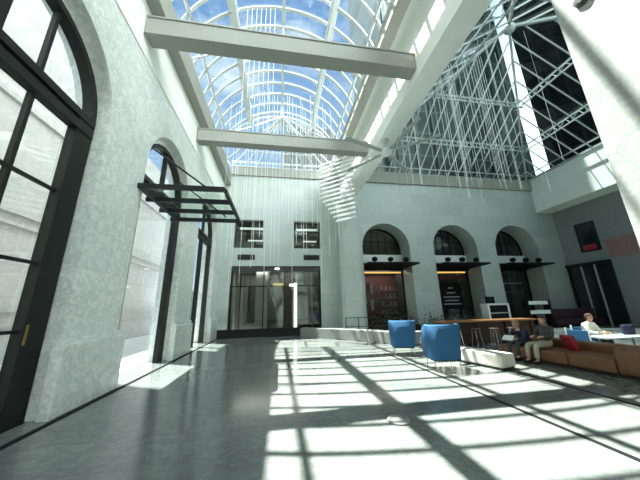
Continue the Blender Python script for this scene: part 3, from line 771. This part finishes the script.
cafe_chair('white framed blue chair at the right edge behind the sofa', (9.35, 5.2, 0), math.radians(40))
tag(MB().box(-.2, .2, -.05, .05, 0, .28).build('handbag', M['navy'], bevel=.04, loc=(9.95, 6.2, .62)), 'navy bag standing on the white cafe table', 'bag')

# ------------------------------------------------------------------ people
def skin_mesh(verts, edges_, rad, sub=2):
    me = bpy.data.meshes.new('tmp'); me.from_pydata([tuple(v) for v in verts], edges_, [])
    ob = bpy.data.objects.new('tmp', me); C.objects.link(ob)
    ob.modifiers.new('s', 'SKIN'); sv = me.skin_vertices[0].data
    for i, r in enumerate(rad):
        sv[i].radius = (r if isinstance(r, tuple) else (r, r)); sv[i].use_root = (i == 0)
    ss = ob.modifiers.new('b', 'SUBSURF'); ss.levels = sub; ss.render_levels = sub
    dg = bpy.context.evaluated_depsgraph_get(); dg.update()
    out = bpy.data.meshes.new_from_object(ob.evaluated_get(dg))
    bpy.data.objects.remove(ob); bpy.data.meshes.remove(me)
    return out
def from_meshes(ms, name, mat, parent):
    bm = bmesh.new()
    for m_ in ms: bm.from_mesh(m_)
    me = bpy.data.meshes.new(name); bm.to_mesh(me); bm.free(); me.materials.append(mat)
    for p in me.polygons: p.use_smooth = True
    o = bpy.data.objects.new(name, me); C.objects.link(o); o.parent = parent; return o
def person(label, loc, rz, top, legs, hair, hairlen=0, lean=.35, thigh=.47, seat=.40, cap=None):
    """seated figure, front is +Y, origin on the floor below the hips"""
    t = thing('person', label, 'person', loc, rz); t.scale = (.92, .92, .92)
    hz = seat+.135
    hip = Vector((0, 0, hz)); V = lambda x, y, z: Vector((x, y, z))
    sp = lambda s: hip + V(0, math.sin(lean)*s, math.cos(lean)*s)
    waist, chest, neck = sp(.2), sp(.40), sp(.52)
    hd = neck + V(0, .06, .13)
    verts = [hip, waist, chest, neck, neck+V(0,.02,.05), hd+V(0,.01,-.055), hd+V(0,.0,.02), hd+V(0,-.01,.08), hd+V(0,-.012,.125)]
    rad = [(.12,.09), (.11,.085), (.12,.085), .055, .05, (.066,.08), (.084,.102), (.08,.096), (.05,.062)]
    ed = [(0,1),(1,2),(2,3),(3,4),(4,5),(5,6),(6,7),(7,8)]
    hands = []; armi = []; legi = []
    for s in (-1, 1):
        sh = sp(.46)+V(s*.17, 0, -.01); el = sh + V(s*.06, .12, -.25); wr = el + V(-s*.10, .22, .02)
        i = len(verts); verts += [sh, el, wr, wr+V(-s*.02, .06, -.005)]; rad += [.05, .042, .031, (.036,.022)]
        ed += [(2,i),(i,i+1),(i+1,i+2),(i+2,i+3)]; armi.append(i); hands.append((wr+V(-s*.02, .06, -.005), s))
        th = hip+V(s*.09, .05, -.01); kn = V(s*.13, thigh, seat+.12); an = V(s*.13, thigh+.03, .09); to = an+V(0, .17, -.05)
        i = len(verts); verts += [th, kn, an, to]; rad += [.085, .062, .042, (.042,.03)]
        ed += [(0,i),(i,i+1),(i+1,i+2),(i+2,i+3)]; legi.append(i)
    ms = [skin_mesh(verts, ed, rad)]; skull = ms[0]
    for hp_, s in hands:
        for k, (dx, L) in enumerate(((-.024,.062),(-.008,.072),(.008,.068),(.024,.052))):
            a = hp_+V(dx, -.015, 0); ms.append(skin_mesh([a, a+V(dx*.2, .02+L*.5, .0), a+V(dx*.2, .02+L*.85, -.02), a+V(dx*.2, .02+L, -.045)], [(0,1),(1,2),(2,3)], [.010,.009,.0085,.008], 1))
        a = hp_+V(-s*.02, -.04, 0); ms.append(skin_mesh([a, a+V(-s*.03, .03, .012), a+V(-s*.035, .065, .0)], [(0,1),(1,2)], [.011,.010,.009], 1))
    # nose and ears
    nb = MB().ico(hd+V(0,.098,.0), .016, 1, (.8,1,1.5)); 
    for s in (-1,1): nb.ico(hd+V(s*.084,0,.0), .022, 1, (.4,.8,1.3))
    mm = bpy.data.meshes.new('n'); nb.bm.to_mesh(mm); nb.bm.free(); ms.append(mm)
    body = from_meshes(ms, 'body', M['skin'], t)
    eb = MB()
    for s in (-1,1): eb.ico(hd+V(s*.032,.088,.025), .007, 1)
    eb.build('eyes', M['black'], t); MB().ico(hd+V(0,.088,-.045), .018, 1, (1.4,.4,.35)).build('mouth', M['red'], t)
    # clothing
    tv = [verts[0]+V(0,0,.03), verts[1], verts[2], verts[3]-V(0,0,.005)]; tr = [(.172,.142),(.16,.135),(.178,.14),.085]; te = [(0,1),(1,2),(2,3)]
    for i in armi:
        j = len(tv); tv += [verts[i], verts[i+1], verts[i+2]-(verts[i+2]-verts[i+1])*.08]; tr += [.082,.062,.043]; te += [(2,j),(j,j+1),(j+1,j+2)]
    from_meshes([skin_mesh(tv, te, tr)], 'shirt', top, t)
    lv = [verts[0], verts[0]+(verts[1]-verts[0])*.55, verts[0]-V(0,.05,.02)]; lr = [(.165,.13), (.158,.125), (.13,.09)]; le = [(0,1),(0,2)]
    for i in legi:
        j = len(lv); lv += [verts[i], verts[i+1], verts[i+2]+V(0,0,.02)]; lr += [.100,.076,.06]; le += [(0,j),(j,j+1),(j+1,j+2)]
    from_meshes([skin_mesh(lv, le, lr)], 'trousers', legs, t)
    for s in (-1, 1):
        a = V(s*.13, thigh+.01, .045); from_meshes([skin_mesh([a, a+V(0,.12,-.003), a+V(0,.22,-.008)], [(0,1),(1,2)], [(.06,.055),(.058,.05),(.05,.04)])], 'shoe', M['black'], t)
    # hair: the scalp itself, lifted off the head as a thick shell
    hb = bmesh.new(); hb.from_mesh(skull)
    def scalp(v):
        q = v.co-hd
        return q.length < .19 and abs(q.x) < .1 and q.z > -.07-hairlen and (q.z > .075 or q.y < .02-max(0, -q.z)*.6)
    bmesh.ops.delete(hb, geom=[f_ for f_ in hb.faces if not all(scalp(v) for v in f_.verts)], context='FACES')
    for v in hb.verts: v.co += v.normal*.006
    hm = bpy.data.meshes.new('hair'); hb.to_mesh(hm); hb.free(); hm.materials.append(hair)
    for p in hm.polygons: p.use_smooth = True
    ho = bpy.data.objects.new('hair', hm); C.objects.link(ho); ho.parent = t
    sd = ho.modifiers.new('thick', 'SOLIDIFY'); sd.thickness = .022; sd.offset = 1
    if cap:
        c = MB().ico(hd+V(0,-.01,.05), .118, 3, (.92,1.02,.95)); bmesh.ops.delete(c.bm, geom=[v for v in c.bm.verts if v.co.z < hd.z+.055], context='VERTS')
        c.build('cap', cap, t, smooth=True)
    return t
person('person in khaki trousers sitting on the left part of the sofa', (7.37, 6.42, 0), math.radians(92), M['charcoal'], M['khaki'], M['hair_brown'], lean=-.12, thigh=.58, seat=.375)
person('person in navy top with fair hair at the far end of the sofa', (7.40, 7.0, 0), math.radians(95), M['navy'], M['charcoal'], M['hair_blond'], lean=.72, thigh=.64, seat=.375)
person('person in a white shirt sitting at the cafe table behind the sofa', (9.35, 6.80, 0), math.radians(182), M['shirt_white'], M['navy'], M['hair_brown'], lean=.2, seat=.40)
tag(MB().box(-.1, .1, -.14, .14, 0, .02).build('magazine', M['white'], loc=(6.72, 6.98, .58)), 'white magazine held by the person in navy at the far end of the sofa', 'magazine').rotation_euler = (0, -.6, .3)

# ------------------------------------------------------------------ camera
cam = bpy.data.cameras.new('camera'); co = bpy.data.objects.new('camera', cam); C.objects.link(co)
cam.sensor_fit = 'HORIZONTAL'; cam.sensor_width = 36; cam.lens = 251.78/640*36; cam.clip_start = .05; cam.clip_end = 500
yw, pt, rl_ = [math.radians(a) for a in (9.3666, 14.9095, -1.4448)]
f = Vector((math.sin(yw)*math.cos(pt), math.cos(yw)*math.cos(pt), math.sin(pt))); ri = Vector((math.cos(yw), -math.sin(yw), 0)); u = ri.cross(f)
r2 = ri*math.cos(rl_)+u*math.sin(rl_); u2 = -ri*math.sin(rl_)+u*math.cos(rl_)
co.matrix_world = Matrix(((r2.x,u2.x,-f.x,0),(r2.y,u2.y,-f.y,0),(r2.z,u2.z,-f.z,1.6),(0,0,0,1)))
S.camera = co

# ------------------------------------------------------------------ light
sun = bpy.data.lights.new('sun', 'SUN'); sun.energy = 17.0; sun.angle = math.radians(.55); sun.color = (1, .97, .92)
so_ = bpy.data.objects.new('sun', sun); C.objects.link(so_)
so_.rotation_euler = Vector((.306, -.17, -1)).to_track_quat('-Z', 'Y').to_euler(); so_.location = (-8, 8, 40)
W = bpy.data.worlds.new('sky'); S.world = W; W.use_nodes = True
N = W.node_tree.nodes; L = W.node_tree.links
bg = N['Background']; tc = N.new('ShaderNodeTexCoord')
sepz = N.new('ShaderNodeSeparateXYZ'); L.new(tc.outputs['Generated'], sepz.inputs[0])
gr = N.new('ShaderNodeValToRGB'); gr.color_ramp.elements[0].position = 0; gr.color_ramp.elements[0].color = (.34,.45,.57,1)
gr.color_ramp.elements[1].position = .8; gr.color_ramp.elements[1].color = (.10,.19,.36,1)
L.new(sepz.outputs[2], gr.inputs['Fac'])
mp = N.new('ShaderNodeMapping'); mp.inputs['Scale'].default_value = (1,1,2.2); L.new(tc.outputs['Generated'], mp.inputs[0])
no = N.new('ShaderNodeTexNoise'); no.inputs['Scale'].default_value = 3.2; no.inputs['Detail'].default_value = 7; no.inputs['Roughness'].default_value = .6; L.new(mp.outputs[0], no.inputs['Vector'])
cr = N.new('ShaderNodeValToRGB'); cr.color_ramp.elements[0].position = .42; cr.color_ramp.elements[1].position = .66
L.new(no.outputs['Fac'], cr.inputs['Fac'])
mx = N.new('ShaderNodeMix'); mx.data_type = 'RGBA'; L.new(cr.outputs['Color'], mx.inputs['Factor']); L.new(gr.outputs['Color'], mx.inputs[6]); mx.inputs[7].default_value = (.50,.56,.62,1)
# bright cloud bank added south and east to light the hall, clear blue north
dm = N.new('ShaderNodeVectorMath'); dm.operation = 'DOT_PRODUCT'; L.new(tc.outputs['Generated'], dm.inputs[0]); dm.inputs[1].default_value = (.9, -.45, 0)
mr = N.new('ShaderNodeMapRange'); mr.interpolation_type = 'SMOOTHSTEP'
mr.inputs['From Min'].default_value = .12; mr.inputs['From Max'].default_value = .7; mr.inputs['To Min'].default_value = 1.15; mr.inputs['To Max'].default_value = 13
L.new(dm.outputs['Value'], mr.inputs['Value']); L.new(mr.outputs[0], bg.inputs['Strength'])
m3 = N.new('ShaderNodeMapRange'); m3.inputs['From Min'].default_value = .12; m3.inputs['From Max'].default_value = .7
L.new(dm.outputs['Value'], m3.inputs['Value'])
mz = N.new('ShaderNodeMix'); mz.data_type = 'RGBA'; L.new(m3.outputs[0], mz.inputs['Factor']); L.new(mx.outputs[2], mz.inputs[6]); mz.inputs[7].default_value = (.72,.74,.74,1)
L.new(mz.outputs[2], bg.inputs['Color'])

v = S.view_settings; v.view_transform = 'Standard'; v.look = 'None'; v.gamma = 1; v.exposure = 0.95; v.use_curve_mapping = False
S.cycles.use_denoising = True
S.cycles.max_bounces = 10; S.cycles.diffuse_bounces = 6; S.cycles.glossy_bounces = 4; S.cycles.transparent_max_bounces = 24
S.cycles.caustics_reflective = False; S.cycles.caustics_refractive = False
